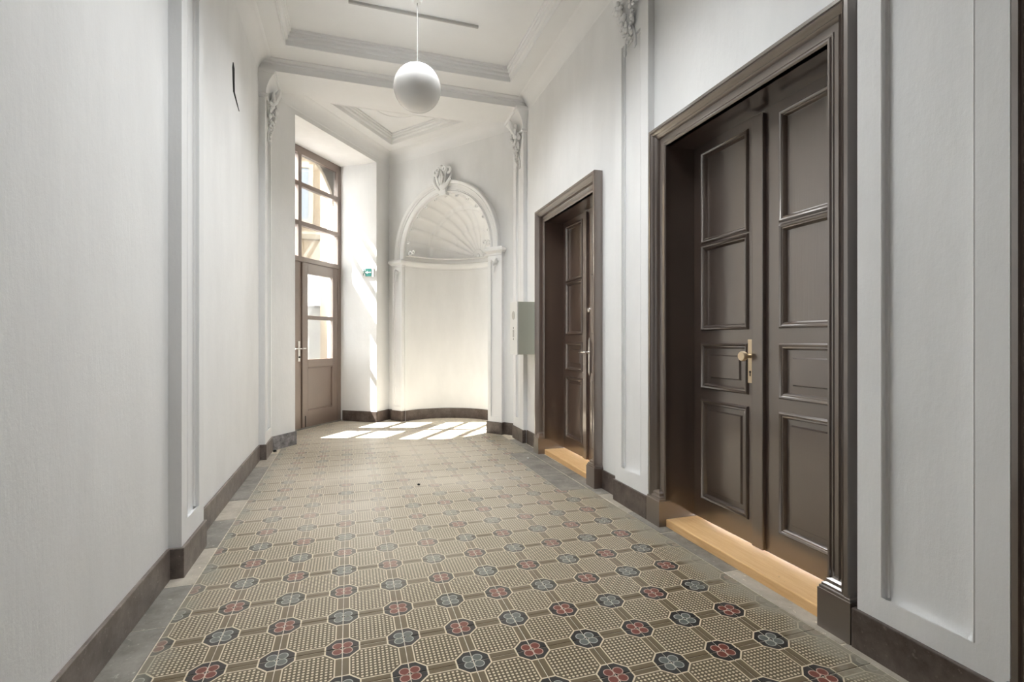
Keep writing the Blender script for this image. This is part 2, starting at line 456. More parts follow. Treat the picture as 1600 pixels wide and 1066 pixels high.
# ------------------------------------------------------------------ walls left / right
HT = 3.9
WYR = .045; WYL = .055
DOORS = [(.235, 'door_4'), (2.02, 'door_1'), (4.03, 'door_2')]
HWO = .55; HTO = 2.27
wr = MB(); ys = [-2.8]
for c, _ in DOORS: ys += [c-HWO, c+HWO]
ys.append(5.53)
for k in range(0, len(ys), 2): wr.box(-ys[k+1], -ys[k], WYR, .36, -.05, HT)
for c, _ in DOORS: wr.box(-c-HWO, -c+HWO, WYR, .36, HTO, HT)
wall_r = obj('wall_right', wr, M['wall'], mw=FR)
tag(wall_r, 'white plastered right wall with dark doors and shallow pilasters', 'wall', kind='structure')
wl = MB().box(-2.8, 5.50, WYL, .36, -.05, HT)
wall_l = obj('wall_left', wl, M['wall'], mw=FL)
tag(wall_l, 'white plastered left wall with shallow pilasters and a black crack', 'wall', kind='structure')
for k, (a0, b0) in enumerate([(.894, 1.335), (2.69, 3.10), (5.115, 5.47)]):
    pilaster(wall_r, -b0, -a0, WYR, 11+k, zb=.245 if k else .222)
for k, (a0, b0) in enumerate([(.30, .74), (2.70, 3.07), (5.13, 5.56)]):
    pilaster(wall_l, a0, b0, WYL, 21+k)
# bent black crack high on the left wall
ck = MB()
pts = [(4.055, 3.125, .003), (4.068, 3.08, .012), (4.078, 2.98, .012), (4.088, 2.895, .011), (4.15, 2.845-.0, .010), (4.20, 2.80, .007), (4.255, 2.755, .001)]
pts = [(4.055, 3.105, .003), (4.066, 3.07, .030), (4.072, 2.98, .026), (4.084, 2.905, .022), (4.14, 2.885, .016), (4.20, 2.862, .010), (4.262, 2.842, .001)]
rows = []
for x, z, r in pts: rows.append([(x-r, WYL-.004, z-r*.3), (x+r, WYL-.004, z+r*.3), (x+r, WYL+.002, z+r*.3), (x-r, WYL+.002, z-r*.3)])
ck.grid(rows, close_v=True)
o = obj('crack', ck, M['dark'], wall_l); o['label'] = 'bent black crack in the white plaster'

# wall behind the camera
wb = obj('wall_front', MB().box(-1.2, 2.2, -1.05, -.86, -.05, HT), M['wall'])
tag(wb, 'white end wall behind the viewpoint', 'wall', kind='structure')

# unseen dark gate added before it to absorb bounced light
g5 = empty('absorber_gate', frame((.5, -.80), (-1, 0))); tag(g5, 'added dark brown panelled gate behind the viewpoint, absorbs bounced light', 'door', kind='structure')
for sd in (-1, 1):
    m = MB(); xa, xb = (-1.16, -.006) if sd < 0 else (.006, 1.16)
    m.box(xa, xb, .0, .055, .01, 3.45)
    lf = obj('door_leaf', m, M['paint'], g5, bevel=.004)
    for z0, z1 in ((.25, .95), (1.2, 2.1), (2.3, 3.25)):
        obj('panel_moulding', MB().rsweep(xa+.16, xb-.16, z0, z1, [(0, 0), (.004, .018), (.016, .022), (.03, .008), (.036, .0)], 0), M['paint'], lf)
        obj('door_panel', MB().box(xa+.24, xb-.24, -.012, .01, z0+.08, z1-.08), M['paint'], lf, bevel=.004)
# baseboards -------------------------------------------------------
def boards(parent, runs, z1=.142, mat=None):
    for x0, x1, y0, y1 in runs:
        obj('skirting_board', MB().box(x0, x1, y0, y1, -.005, z1+random.uniform(-.003, .003)), mat or M['base'], parent, bevel=.004)
bl = empty('baseboard_left', FL); tag(bl, 'brown terrazzo skirting along the left wall', 'baseboard', kind='structure')
runs = []; prev = -2.7; t = .013
for a0, b0 in [(.30, .74), (2.70, 3.07), (5.13, 5.545)]:
    runs.append((prev, a0-t, WYL-t, WYL+.01)); runs.append((a0-t, b0+t, -t, WYL+.01)); prev = b0+t
boards(bl, runs, mat=M['base2'])
br = empty('baseboard_right', FR); tag(br, 'brown terrazzo skirting along the right wall', 'baseboard', kind='structure')
boards(br, [(-1.349, -.906, -t, .03), (-3.10-t, -2.692, -t, .03), (-3.358, -3.113, WYR-t, .06), (-5.104, -4.701, WYR-t, .06), (-5.475, -5.104, -t, .03)])

# ------------------------------------------------------------------ double doors on the right
CAS = [(0, -.02), (0, .010), (.006, .017), (.014, .017), (.018, .010), (.022, .014), (.027, .014), (.030, .010), (.056, .013), (.060, .026), (.066, .032), (.072, .026), (.075, .030),
       (.084, .036), (.088, .046), (.094, .050), (.100, .046), (.103, .052), (.118, .052), (.120, .048), (.120, -.01)]
def leaf(door, c, d0, d1, panels, y, mat, matp, knob=None):
    # d0..d1 leaf extent relative to the centre, panels: (x0, x1, z0, z1, kind)
    z0, z1 = .052, HTO-.004; TH = .042
    px0, px1 = panels[0][0], panels[0][1]
    m = MB(); m.box(c+d0, c+px0, y, y+TH, z0, z1); m.box(c+px1, c+d1, y, y+TH, z0, z1)
    zs = [z0]
    for p in sorted(panels, key=lambda p: p[2]): zs += [p[2], p[3]]
    zs.append(z1)
    for k in range(0, len(zs), 2): m.box(c+px0, c+px1, y, y+TH, zs[k], zs[k+1])
    L = obj('door_leaf', m, mat, door)
    for x0, x1, a, b, kind in panels:
        x0 += c; x1 += c
        prof = [(0, 0), (.002, .008), (.008, .013), (.014, .010), (.018, .004), (.024, .006), (.030, .0), (.033, -.014)]
        obj('panel_moulding', MB().rsweep(x0-.012, x1+.012, a-.012, b+.012, prof, y), mat, L, True)
        q = MB(); yb = y+.014; i = .0
        if kind == 'flat':
            q.box(x0, x1, yb, yb+.014, a, b)
            obj('door_panel', q, matp, L)
        else:
            w = .062 if kind == 'small' else .052
            rows = [[(x0, yb, a), (x1, yb, a), (x1, yb, b), (x0, yb, b)],
                    [(x0+w-.006, yb-.002, a+w-.006), (x1-w+.006, yb-.002, a+w-.006), (x1-w+.006, yb-.002, b-w+.006), (x0+w-.006, yb-.002, b-w+.006)],
                    [(x0+w, yb-.012, a+w), (x1-w, yb-.012, a+w), (x1-w, yb-.012, b-w), (x0+w, yb-.012, b-w)]]
            k = len(q.v); q.grid(rows, close_v=True); q.f.append((k+8, k+9, k+10, k+11))
            q.add([(x0, yb+.014, a), (x1, yb+.014, a), (x1, yb+.014, b), (x0, yb+.014, b)], [(0, 1, 2, 3)])
            obj('door_panel', q, mat, L)
    return L
def double_door(name, cy, label, mat, hw_kind, proj=0.0):
    d = empty(name, FR); tag(d, label, 'door', kind='structure'); c = -cy
    cas = obj('door_casing', MB().usweep(c, .535, HTO-.012, [(w, p+(proj if p > .02 else 0)) for w, p in CAS], WYR), mat, d, True)
    for sd in (-1, 1):
        m = MB(); x = c+sd*.60; pj = .058+proj
        H = [(-.005, .068, pj), (.150, .068, pj), (.151, .064, pj-.004), (.160, .064, pj-.004), (.163, .058, pj-.010), (.172, .058, pj-.010), (.178, .046, pj-.018), (.190, .046, pj-.018), (.197, .030, pj-.026), (.205, .024, pj-.03)]
        m.loft_rect([(z, x-w, x+w, WYR-p, WYR+.02) for z, w, p in H])
        obj('plinth_block', m, mat, cas)
    lin = MB(); yl = .235
    for sd in (-1, 1): lin.box(c+sd*.535, c+sd*.585, WYR-.008, .30, 0, HTO+.02)
    lin.box(c-.585, c+.585, WYR-.008, .30, HTO-.012, HTO+.04)
    obj('door_lining', lin, mat, d)
    Z = [(1.682, 2.195, 'flat'), (1.172, 1.650, 'flat'), (.832, 1.078, 'small'), (.182, .748, 'low')]
    far = leaf(d, c, -.535, -.012, [(-.455, -.105, a, b, k) for a, b, k in Z], yl, mat, M['paint'] if mat is M['paint'] else mat)
    near = leaf(d, c, -.008, .535, [(.118, .452, a, b, k) for a, b, k in Z], yl, mat, M['grain'] if mat is M['paint'] else mat)
    m = MB(); m.loft_rect([(.055, c-.052, c+.022, yl-.022, yl+.002), (HTO-.03, c-.052, c+.022, yl-.022, yl+.002)])
    obj('astragal', m, mat, far, bevel=.005)
    th = obj('threshold', MB().box(c-.535, c+.535, .035, .30, -.004, .045), M['wood'], d, bevel=.006); th['label'] = 'bare pale wood threshold board'
    if hw_kind == 'knob':
        x = c-.078
        pl = obj('lock_plate', MB().box(x-.018, x+.018, yl-.006, yl+.001, .882, 1.108), M['brass'], far, bevel=.002); pl['label'] = 'pale brass lock plate'
        k = MB().lathe([(.0, 0), (.011, 0), (.010, -.020), (.011, -.028), (.022, -.034), (.0255, -.042), (.0255, -.054), (.022, -.060), (0, -.061)], (x, yl-.005, 1.022), 28, 'y')
        kb = obj('door_knob', k, M['brass'], far, True); kb['label'] = 'round pale brass knob'
        h = MB().lathe([(0, 0), (.006, 0), (.006, -.0015), (0, -.0015)], (x, yl-.006, .94), 14, 'y'); h.box(x-.0028, x+.0028, yl-.0075, yl-.006, .918, .938)
        obj('keyhole', h, M['dark'], far)
    elif hw_kind == 'lever':
        x = c+.055
        pl = MB().loft_rect([(.80, x-.004, x+.004, yl-.010, yl+.001), (.83, x-.014, x+.014, yl-.012, yl+.001), (.93, x-.012, x+.012, yl-.012, yl+.001), (1.0, x-.017, x+.017, yl-.013, yl+.001), (1.10, x-.013, x+.013, yl-.011, yl+.001), (1.13, x-.004, x+.004, yl-.009, yl+.001)])
        o = obj('lock_plate', pl, M['chrome'], near, bevel=.002); o['label'] = 'long shaped metal lock plate'
        lv = MB().tube([(x, yl-.008, 1.0), (x, yl-.05, 1.0), (x-.012, yl-.058, 1.0), (x-.06, yl-.058, 1.002), (x-.105, yl-.054, .998)], [.009, .008, .009, .008, .007], 10)
        obj('lever_handle', lv, M['chrome'], near, True)
        r = MB().lathe([(0, 0), (.022, 0), (.022, -.005), (.012, -.014), (0, -.015)], (x-.02, yl, 1.37), 20, 'y')
        obj('upper_lock', r, M['chrome'], near, True)
    return d
double_door('door_1', 2.02, 'near dark brown panelled double door with round brass knob', M['paint'], 'knob')
double_door('door_2', 4.03, 'farther brown panelled double door with lever handle beside wall cabinet', M['paint2'], 'lever', .018)
double_door('door_4', .235, 'dark brown door casing cut by the right edge of the photo', M['paint'], None)

# ------------------------------------------------------------------ ceiling
q0_ = ORG-NIN*.02; ea, eb = q0_-D*1.25, CORN+D*.0-WD.normalized()*.62
ceil = obj('ceiling', MB().prism([(-1.1, -3), (2.2, -3), (2.2, 6.4), (eb.x+.55, eb.y-.1), (eb.x, eb.y), (ea.x, ea.y), (-1.1, 5.4)], 3.9, 4.0), M['ceil'])
tag(ceil, 'white ceiling with recessed panels and moulded beams', 'ceiling', kind='structure')
def inset(poly, d):
    n = len(poly); out = []
    ar = sum(poly[k][0]*poly[(k+1) % n][1]-poly[(k+1) % n][0]*poly[k][1] for k in range(n)); sg = 1 if ar > 0 else -1
    L = []
    for k in range(n):
        p, q = Vector(poly[k]), Vector(poly[(k+1) % n]); e = (q-p).normalized(); nn = Vector((-e.y, e.x))*sg
        L.append((p+nn*d, e))
    for k in range(n):
        (p, e), (q, f) = L[k-1], L[k]
        cr = e.x*f.y-e.y*f.x; w = q-p; t_ = (w.x*f.y-w.y*f.x)/cr
        out.append(tuple(p+e*t_))
    return out
ZB, ZC = 3.71, 3.83
RPROF = [(0, ZB), (.004, ZB-.006), (.012, ZB-.006), (.014, ZB+.002), (.014, ZB+.038), (.030, ZB+.045), (.034, ZB+.050), (.034, ZB+.072), (.048, ZB+.078), (.050, ZB+.082), (.050, ZB+.098), (.062, ZB+.102), (.064, ZC)]
def ceiling_bay(outer, off):
    if isinstance(off, list): inner = off
    else: inner = inset(outer, off)
    big = inset(outer, -.12)
    m = MB(); n = len(outer)
    m.grid([[(x, y, ZB) for x, y in big], [(x, y, ZB) for x, y in inner]], close_v=True)
    obj('ceiling_border', m, M['ceil'], ceil)
    rows = [[(x, y, z) for x, y in inset(inner, w)] for w, z in RPROF]
    obj('panel_moulding', MB().grid(rows, close_v=True), M['stucco'], ceil)
    pl = inset(inner, .06)
    obj('ceiling_panel', MB().prism(pl, ZC, ZC+.05), M['ceil'], ceil)
XL, XR = -.80, 1.80
for y0, y1 in [(-2.75, .33), (.75, 2.67), (3.09, 5.08)]:
    ceiling_bay([(XL, y0), (XR, y0), (XR, y1), (XL, y1)], .25)
BEAM = [(-.205, 3.605), (.205, 3.605), (.205, 3.665), (.222, 3.670), (.222, 3.685), (.245, 3.70), (.245, 3.74), (-.245, 3.74), (-.245, 3.70), (-.222, 3.685), (-.222, 3.670), (-.205, 3.665)]
for yc in (.53, 2.885, 5.315):
    m = MB(); n = len(BEAM)
    m.add([(XL-.05, yc+a, z) for a, z in BEAM]+[(XR+.05, yc+a, z) for a, z in BEAM], [tuple(range(n)), tuple(range(n, 2*n))[::-1]]+[(i, (i+1) % n, n+(i+1) % n, n+i) for i in range(n)])
    obj('beam', m, M['ceil'], ceil)
COVE = [(-.002, 3.56), (.004, 3.575)]+[(.004+.104*(1-cos(q*pi/2/9)), 3.575+.128*sin(q*pi/2/9)) for q in range(10)]+[(.116, ZB+.001)]
def cove(p, q, inn):
    p, q, inn = Vector(p), Vector(q), Vector(inn).normalized()
    rows = [[(e+inn*w).to_tuple() + (z,) for w, z in COVE] for e in (p, q)]
    obj('cornice', MB().grid([[(*r[:2], r[2]) for r in row] for row in rows]), M['ceil'], ceil, True)
for y0, y1 in [(-2.75, .33), (.75, 2.67), (3.09, 5.10)]:
    cove((XL, y0), (XL, y1), (1, 0))
    xr = lambda y_: 1.75-2.7*KR+KR*y_+WYR
    cove((xr(y0), y0), (xr(y1), y1), (-1, 0))
# vestibule ceiling
FA = ORG + NIN*.57
pL = FA + D*(-.93)
ves = [(pL.x, 5.50), (1.83, 5.50), (c2.x+.02, c2.y), (CORN.x, CORN.y), (pL.x, pL.y+.03)]
ves = [(-.80, 5.52), (1.86, 5.52), (CORN.x, CORN.y)]
dd, ww = D, WD.normalized()
i1 = CORN - dd*.418                                # apex region of the recessed panel
apex = CORN + Vector((0, -.25/sin(radians(37)), 0))
inner = [(apex.x-(apex.y-5.86)*dd.x/dd.y, 5.86), (apex.x+(apex.y-5.86)*ww.x/(-ww.y), 5.86), (apex.x, apex.y)]
ceiling_bay(ves, inner)
cove((FA-D*.95).to_2d(), CORN.to_2d(), NIN.to_2d())
cove(CORN.to_2d(), c2.to_2d(), (-WD.y*-1, 0) if False else Vector((WD.y, -WD.x)))
obj('ceiling_ring', MB().torus((.52, 6.0, ZC), .26, .012, 'z', 48, 8), M['stucco'], ceil, True)

# ------------------------------------------------------------------ vestibule: glazed door wall
SL, SR, ZH = -.53, .99, 3.515
m = MB()
m.box(-1.35, SL, -.57, .10, -.05, HT); m.box(SR, 1.9, -.57, .22, -.05, HT); m.box(SL, SR, -.57, .10, ZH, HT)
wall_d = obj('wall_back_left', m, M['wall'], mw=FD)
tag(wall_d, 'white angled wall with deep sunlit reveal of the glazed door', 'wall', kind='structure')
# outer reveal, painted cream, with its arched head
m = MB(); R_ = .78; cxo = (SL+SR)/2; zc_ = 2.80
arc = [(cxo-R_*cos(pi*q/20), zc_+R_*sin(pi*q/20)) for q in range(21)]
for q in range(20):
    (xa, za), (xb, zb_) = arc[q], arc[q+1]
    m.add([(xa, .101, za), (xb, .101, zb_), (xb, .101, 3.9), (xa, .101, 3.9), (xa, .14, za), (xb, .14, zb_), (xb, .14, 3.9), (xa, .14, 3.9)],
          [(0, 1, 2, 3), (4, 5, 6, 7), (0, 1, 5, 4), (2, 3, 7, 6)])
m.box(-1.4, cxo-R_, .101, .14, -.05, HT); m.box(cxo+R_, 1.9, .221, .36, -.05, HT)
o = obj('outer_reveal', m, M['facade_w'], wall_d); o['label'] = 'cream painted arched outer reveal'
bb = empty('baseboard_back', FD); tag(bb, 'brown terrazzo skirting of the angled vestibule walls', 'baseboard', kind='structure')
o = obj('skirting_board', MB().box(-.86, SL+.012, -.57-t, -.55, -.005, .14), M['granite'], bb, bevel=.004); o['label'] = 'grey mottled skirting stone'
obj('skirting_board', MB().box(SR-t, SR+.01, -.57-t, -.03, -.005, .142), M['base'], bb, bevel=.004)
obj('skirting_board', MB().box(SR-t, 1.30-.01, -.57-t, -.56, -.005, .142), M['base'], bb, bevel=.004)

obj('door_sill', MB().box(SL, SR, -.01, .14, -.05, .011), M['slab'], wall_d)
# glazed double door -------------------------------------------------
d3 = empty('door_3', FD); tag(d3, 'tall brown glazed double door with six pane fanlight', 'door', kind='structure')
B = M['brown']
m = MB(); fz = 3.50
m.box(SL, SL+.065, -.0, .07, 0, fz); m.box(SR-.065, SR, 0, .07, 0, fz); m.box(SL, SR, 0, .07, 3.425, ZH)
m.box(SL+.06, SR-.06, -.012, .07, 2.086, 2.148)
fr = obj('door_frame', m, B, d3, bevel=.004)
cm = .192
m = MB(); m.box(cm-.028, cm+.028, -.004, .06, 2.14, 3.43)
for z in (2.566, 3.050): m.box(SL+.06, SR-.06, .0, .05, z-.028, z+.028)
fl_ = obj('fanlight_bars', m, B, d3, bevel=.003)
xs = [(SL+.06, cm-.024), (cm+.024, SR-.06)]; zs = [(2.14, 2.542), (2.590, 3.026), (3.074, 3.43)]
for x0, x1 in xs:
    for z0, z1 in zs: obj('pane', MB().box(x0, x1, .024, .028, z0, z1), M['glass'], fl_)
def glazed_leaf(x0, x1, g0, g1, nm):
    m = MB(); y0, y1 = .004, .052; z0, z1 = .012, 2.086
    m.box(x0, g0, y0, y1, z0, z1); m.box(g1, x1, y0, y1, z0, z1)
    for a_, b_ in ((z0, .215), (.765, .868), (1.374, 1.424), (1.952, z1)): m.box(g0, g1, y0, y1, a_, b_)
    L = obj('door_leaf', m, B, d3, bevel=.003)
    for a_, b_ in ((.866, 1.376), (1.422, 1.954)): obj('pane', MB().box(g0-.004, g1+.004, .026, .030, a_, b_), M['glass'], L)
    q = MB(); yb = .022; w = .018
    q.rsweep(g0, g1, .215, .765, [(0, 0), (.004, -.004), (.010, -.004), (.014, -.018)], y0)
    q.box(g0, g1, yb, yb+.012, .215, .765)
    obj('door_panel', q, B, L)
    return L
Lr = glazed_leaf(.240, SR-.066, .338, .824, 'r')
Ll = glazed_leaf(SL+.066, .236, SL+.16, .105, 'l')
obj('astragal', MB().loft_rect([(.02, .222, .268, -.014, .006), (2.08, .222, .268, -.014, .006)]), B, Lr, bevel=.004)
px_ = .178
o = obj('handle_plate', MB().box(px_-.02, px_+.02, -.004, .006, .845, 1.10), M['chrome'], Ll, bevel=.004); o['label'] = 'satin metal handle plate'
lv = MB().tube([(px_, 0, 1.005), (px_, -.045, 1.005), (px_-.015, -.052, 1.005), (px_-.115, -.05, 1.005)], .0095, 10)
lv.tube([(px_+.012, -.05, 1.005), (px_+.06, -.048, 1.005)], .009, 10)
obj('lever_handle', lv, M['chrome'], Ll, True)
obj('lock_cylinder', MB().lathe([(0, 0), (.010, 0), (.010, -.006), (0, -.006)], (px_, -.004, .90), 16, 'y'), M['dark'], Ll)
obj('floor_bolt', MB().box(.272, .290, -.008, .004, .02, .16), M['dark'], Lr, bevel=.002)

# ------------------------------------------------------------------ vestibule: niche wall
NC, NR, NS = NLEN/2, .742, 2.265
m = MB(); e = NC-NR; f = NC+NR
m.add([(0-.02, 0, -.02), (e, 0, -.02), (e, 0, HT), (-.02, 0, HT)], [(0, 1, 2, 3)])
m.add([(f, 0, -.02), (NLEN+.06, 0, -.02), (NLEN+.06, 0, HT), (f, 0, HT)], [(0, 1, 2, 3)])
NA = 32
for q in range(NA):
    a0, a1 = pi*q/NA, pi*(q+1)/NA
    m.add([(NC-NR*cos(a0), 0, NS+NR*sin(a0)), (NC-NR*cos(a1), 0, NS+NR*sin(a1)), (NC-NR*cos(a1), 0, HT), (NC-NR*cos(a0), 0, HT)], [(0, 1, 2, 3)])
wall_n = obj('wall_back_right', m, M['wall'], mw=FN)
tag(wall_n, 'white angled wall with arched shell niche', 'wall', kind='structure')
m = MB(); m.grid([[(NC-NR*cos(pi*q/40), NR*sin(pi*q/40), z) for q in range(41)] for z in (-.02, NS+.004)])
nw = obj('niche_wall', m, M['wall'], wall_n, 'full')
# cornice band at the springing
pr = [(0, 2.10), (.006, 2.10), (.008, 2.108), (.004, 2.115), (.004, 2.135), (.012, 2.142), (.016, 2.155), (.028, 2.165), (.034, 2.18), (.034, 2.20), (.022, 2.21), (.004, 2.216), (.004, 2.262), (-.002, 2.268)]
obj('niche_cornice', MB().grid([[(NC-(NR-w)*cos(pi*q/40), (NR-w)*sin(pi*q/40), z) for q in range(41)] for w, z in pr]), M['stucco'], wall_n, True)
# fluted shell half dome, ribs radiating from the back of the springing line
NF = 12; NT_ = 64; NP = NF*10
rows = []
for i in range(NT_+1):
    th = (pi/2)*(i/NT_)*.985+.012; row = []
    zone = (1 if th > radians(34) else 0) + (1 if th > radians(62) else 0)
    for j in range(NP+1):
        ph = pi*j/NP; fr_ = (ph/pi*NF) % 1
        rib = max(0, 1-min(fr_, 1-fr_)/.13)
        scal = sin(pi*fr_)**.8
        r_ = NR-.004-.022*(2-zone) - min(1, th/.5)*(.013*(1-scal)+.006*rib)
        r_ -= .011*(math.exp(-((th-radians(36))/.035)**2)+math.exp(-((th-radians(60))/.03)**2))
        if i == NT_: r_ -= .004
        row.append((NC-r_*sin(th)*cos(ph), r_*cos(th), NS+r_*sin(th)*sin(ph)))
    rows.append(row)
shell = obj('shell_dome', MB().grid(rows), M['stucco'], wall_n, 'full')
obj('niche_ledge', MB().grid([[(NC-(NR+w)*cos(pi*q/40), (NR+w)*sin(pi*q/40)*1.0, NS) for q in range(41)] for w in (.004, -.10)]), M['stucco'], shell)
m = MB().box(-.4, NLEN+.4, .95, 1.05, -.05, 3.88).box(-.4, NLEN+.4, .95, .12, 3.80, 3.89).box(-.4, -.3, .12, 1.0, -.05, 3.88).box(NLEN+.3, NLEN+.4, .4, 1.0, -.05, 3.88)
obj('wall_mass', m, M['wall'], wall_n)
m = MB()   # front lip between shell and arch
m.grid([[(x, max(y_, .004), z) for x, y_, z in rows[-1]], [(NC-(NR+.004)*cos(pi*j/NP), .004, NS+(NR+.004)*sin(pi*j/NP)) for j in range(NP+1)]])
obj('shell_lip', m, M['stucco'], shell)
m = MB()
for j in range(1, NF):
    ph = pi*j/NF; rr = NR-.032
    m.torus((NC-rr*cos(ph), .012, NS+rr*sin(ph)), .017, .008, 'y', 12, 6)
for sd in (-1, 1):
    m.torus((NC+sd*(NR-.075), .0+.03, NS+.035), .026, .011); m.torus((NC+sd*(NR-.13), .035, NS+.045), .022, .010)
o = obj('shell_scroll', m, M['stucco'], shell, True)
rr_ = random.Random(5); m = MB()
for k in range(15):
    a_ = pi*k/14; L = .10
    m.tube([(NC, NR-.03, NS+.01), (NC-.5*L*cos(a_), NR-.055, NS+.01+.55*L*sin(a_)), (NC-L*cos(a_), NR-.075, NS+.012+1.1*L*sin(a_))], [.008, .013, .009], 6)
m.sphere((NC, NR-.05, NS+.03), .035, 10, 7)
obj('shell_hinge', m, M['stucco'], shell, True)
# archivolt
ap = [(.744, -.01), (.744, .026), (.752, .034), (.762, .030), (.765, .022), (.774, .026), (.778, .020), (.822, .022), (.825, .034), (.836, .040), (.843, .036), (.847, .046), (.860, .060), (.880, .064), (.889, .056), (.892, 0)]
rows = [[(NC-r_*cos(pi*q/48), -p, NS+r_*sin(pi*q/48)) for r_, p in ap] for q in range(49)]
rows = [[(x, y_, 2.21) for x, y_, z in rows[0]]] + rows + [[(x, y_, 2.21) for x, y_, z in rows[-1]]]
obj('archivolt', MB().grid(rows), M['stucco'], wall_n, True)
# keystone
m = MB()
m.loft_rect([(NS+.74, NC-.055, NC+.055, -.07, .01), (NS+.80, NC-.06, NC+.06, -.10, .01), (NS+.90, NC-.075, NC+.075, -.12, .01), (NS+1.0, NC-.09, NC+.09, -.125, .01), (NS+1.05, NC-.095, NC+.095, -.11, .01), (NS+1.08, NC-.07, NC+.07, -.08, .01)])
for sd in (-1, 1):
    m.torus((NC+sd*.105, -.085, NS+1.045), .038, .018); m.torus((NC+sd*.055, -.125, NS+1.06), .026, .014)
    m.tube([(NC+sd*.15, -.06, NS+1.0), (NC+sd*.14, -.09, NS+.92), (NC+sd*.085, -.11, NS+.85), (NC+sd*.03, -.115, NS+.80)], [.012, .03, .026, .010], 8)
    m.tube([(NC+sd*.02, -.13, NS+1.04), (NC+sd*.05, -.15, NS+.95), (NC+sd*.015, -.135, NS+.85)], [.014, .024, .008], 8)
m.sphere((NC, -.13, NS+.93), .035, 10, 8, (1, .8, 1.8)); m.sphere((NC, -.11, NS+1.09), .03, 10, 8)
m.v = [(x, y*.7 if y < 0 else y, z-.035) for x, y, z in m.v]
obj('keystone', m, M['stucco'], wall_n, True)
def niche_pilaster(x0, x1, seed):
    m = MB(); st = .042; p = .045; zt = 2.05
    m.box(x0, x0+st, -p, .02, 0, 2.13); m.box(x1-st, x1, -p, .02, 0, 2.13)
    m.box(x0+st, x1-st, -p, .02, 0, .20); m.box(x0+st, x1-st, -p, .02, zt, 2.13); m.box(x0+st, x1-st, -p+.014, .02, .20, zt)
    P = obj('pilaster', m, M['stucco'], wall_n)
    c = MB(); c.loft_rect([(z, x0-e_, x1+e_, -p-q_, .02) for z, q_, e_ in [(2.115, .001, .0), (2.12, .008, .006), (2.14, .008, .006), (2.150, .022, .016), (2.165, .034, .026), (2.168, .044, .034), (2.195, .046, .036), (2.215, .03, .02)]])
    obj('capital', c, M['stucco'], P, True)
    r = random.Random(seed); o_ = MB(); cx = (x0+x1)/2
    for k in range(9):
        f_ = k/8; o_.sphere((cx+r.uniform(-.03, .03)*(1-f_), -p-.012, 2.07-.15*f_), .017*(1-.5*f_), 8, 6)
    for sd in (-1, 1): o_.tube([(cx, -p-.01, 2.03), (cx+sd*.028, -p-.022, 2.06), (cx+sd*.04, -p-.01, 2.02)], [.007, .012, .004], 6)
    obj('rosette', o_, M['stucco'], P, True)
niche_pilaster(.115, .308, 1); niche_pilaster(NLEN-.335, NLEN-.130, 2)
# skirting in the niche and beside it
bn = empty('baseboard_niche', FN); tag(bn, 'brown terrazzo skirting following the curved niche', 'baseboard', kind='structure')
zc = .14
def ring_board(r0, r1):
    m = MB(); n = 28
    A_ = [(NC-r0*cos(pi*q/n), r0*sin(pi*q/n)) for q in range(n+1)]; C_ = [(NC-r1*cos(pi*q/n), r1*sin(pi*q/n)) for q in range(n+1)]
    m.grid([[(x, y_, -.005) for x, y_ in A_], [(x, y_, zc) for x, y_ in A_], [(x, y_, zc) for x, y_ in C_]])
    return m
obj('skirting_board', ring_board(NR-.014, NR+.003), M['base'], bn, True)
for x0, x1, y0 in [(.012, .103, -t), (.103, .322, -.045-t), (NLEN-.349, NLEN-.118, -.045-t), (NLEN-.118, NLEN-.0, -t)]:
    obj('skirting_board', MB().box(x0, x1, y0, .006, -.005, .14), M['base'], bn, bevel=.004)

# ------------------------------------------------------------------ courtyard outside
cg = obj('ground_outside', MB().box(-14, 9, 5.6, 30, -.16, -.13), M['court'])
tag(cg, 'pale paving of the courtyard beyond the glazed door', 'ground', kind='structure')
FY = 13.0
fb = obj('courtyard_building', MB().box(-9, 7, FY, FY+.4, -.13, 10.0), M['facade'])
tag(fb, 'ochre courtyard building seen through the glazed door', 'building')
obj('sky_block_west', MB().box(-8, -6.6, 3, 9.79, -.13, 8.6), M['sky_block'], fb)  # unseen volume added to cut sky light on the door reveal
obj('shade_block_side', MB().box(-8, -4, 9.8, FY-.01, -.13, 12), M['facade'], fb)  # unseen volume added to shade the courtyard ground
for zz in (3.55, 7.9):
    obj('string_course', MB().loft_rect([(zz, -9, 7, FY-.06, FY), (zz+.10, -9, 7, FY-.14, FY), (zz+.16, -9, 7, FY-.14, FY)]), M['facade_w'], fb)
def far_window(x, z, w, h):
    m = MB(); q = .09
    m.box(x-w/2-q, x-w/2, FY-.05, FY+.01, z-q, z+h+q); m.box(x+w/2, x+w/2+q, FY-.05, FY+.01, z-q, z+h+q)
    m.box(x-w/2, x+w/2, FY-.05, FY+.01, z+h, z+h+q*1.6); m.box(x-w/2-q, x+w/2+q, FY-.08, FY+.01, z-q, z)
    m.box(x-.03, x+.03, FY-.03, FY+.01, z, z+h); m.box(x-w/2, x+w/2, FY-.03, FY+.01, z+h*.62, z+h*.62+.06)
    o = obj('window', m, M['facade_w'], fb)
    for a_, b_ in ((x-w/2, x-.03), (x+.03, x+w/2)):
        for c_, d_ in ((z, z+h*.62), (z+h*.62+.06, z+h)): obj('pane', MB().box(a_, b_, FY-.012, FY-.004, c_, d_), M['pane_far'], o)
for x in (-3.6, -1.45, .95, 3.1):
    far_window(x, 4.0, 1.05, 1.25)
    far_window(x, 5.9, 1.05, 1.5)
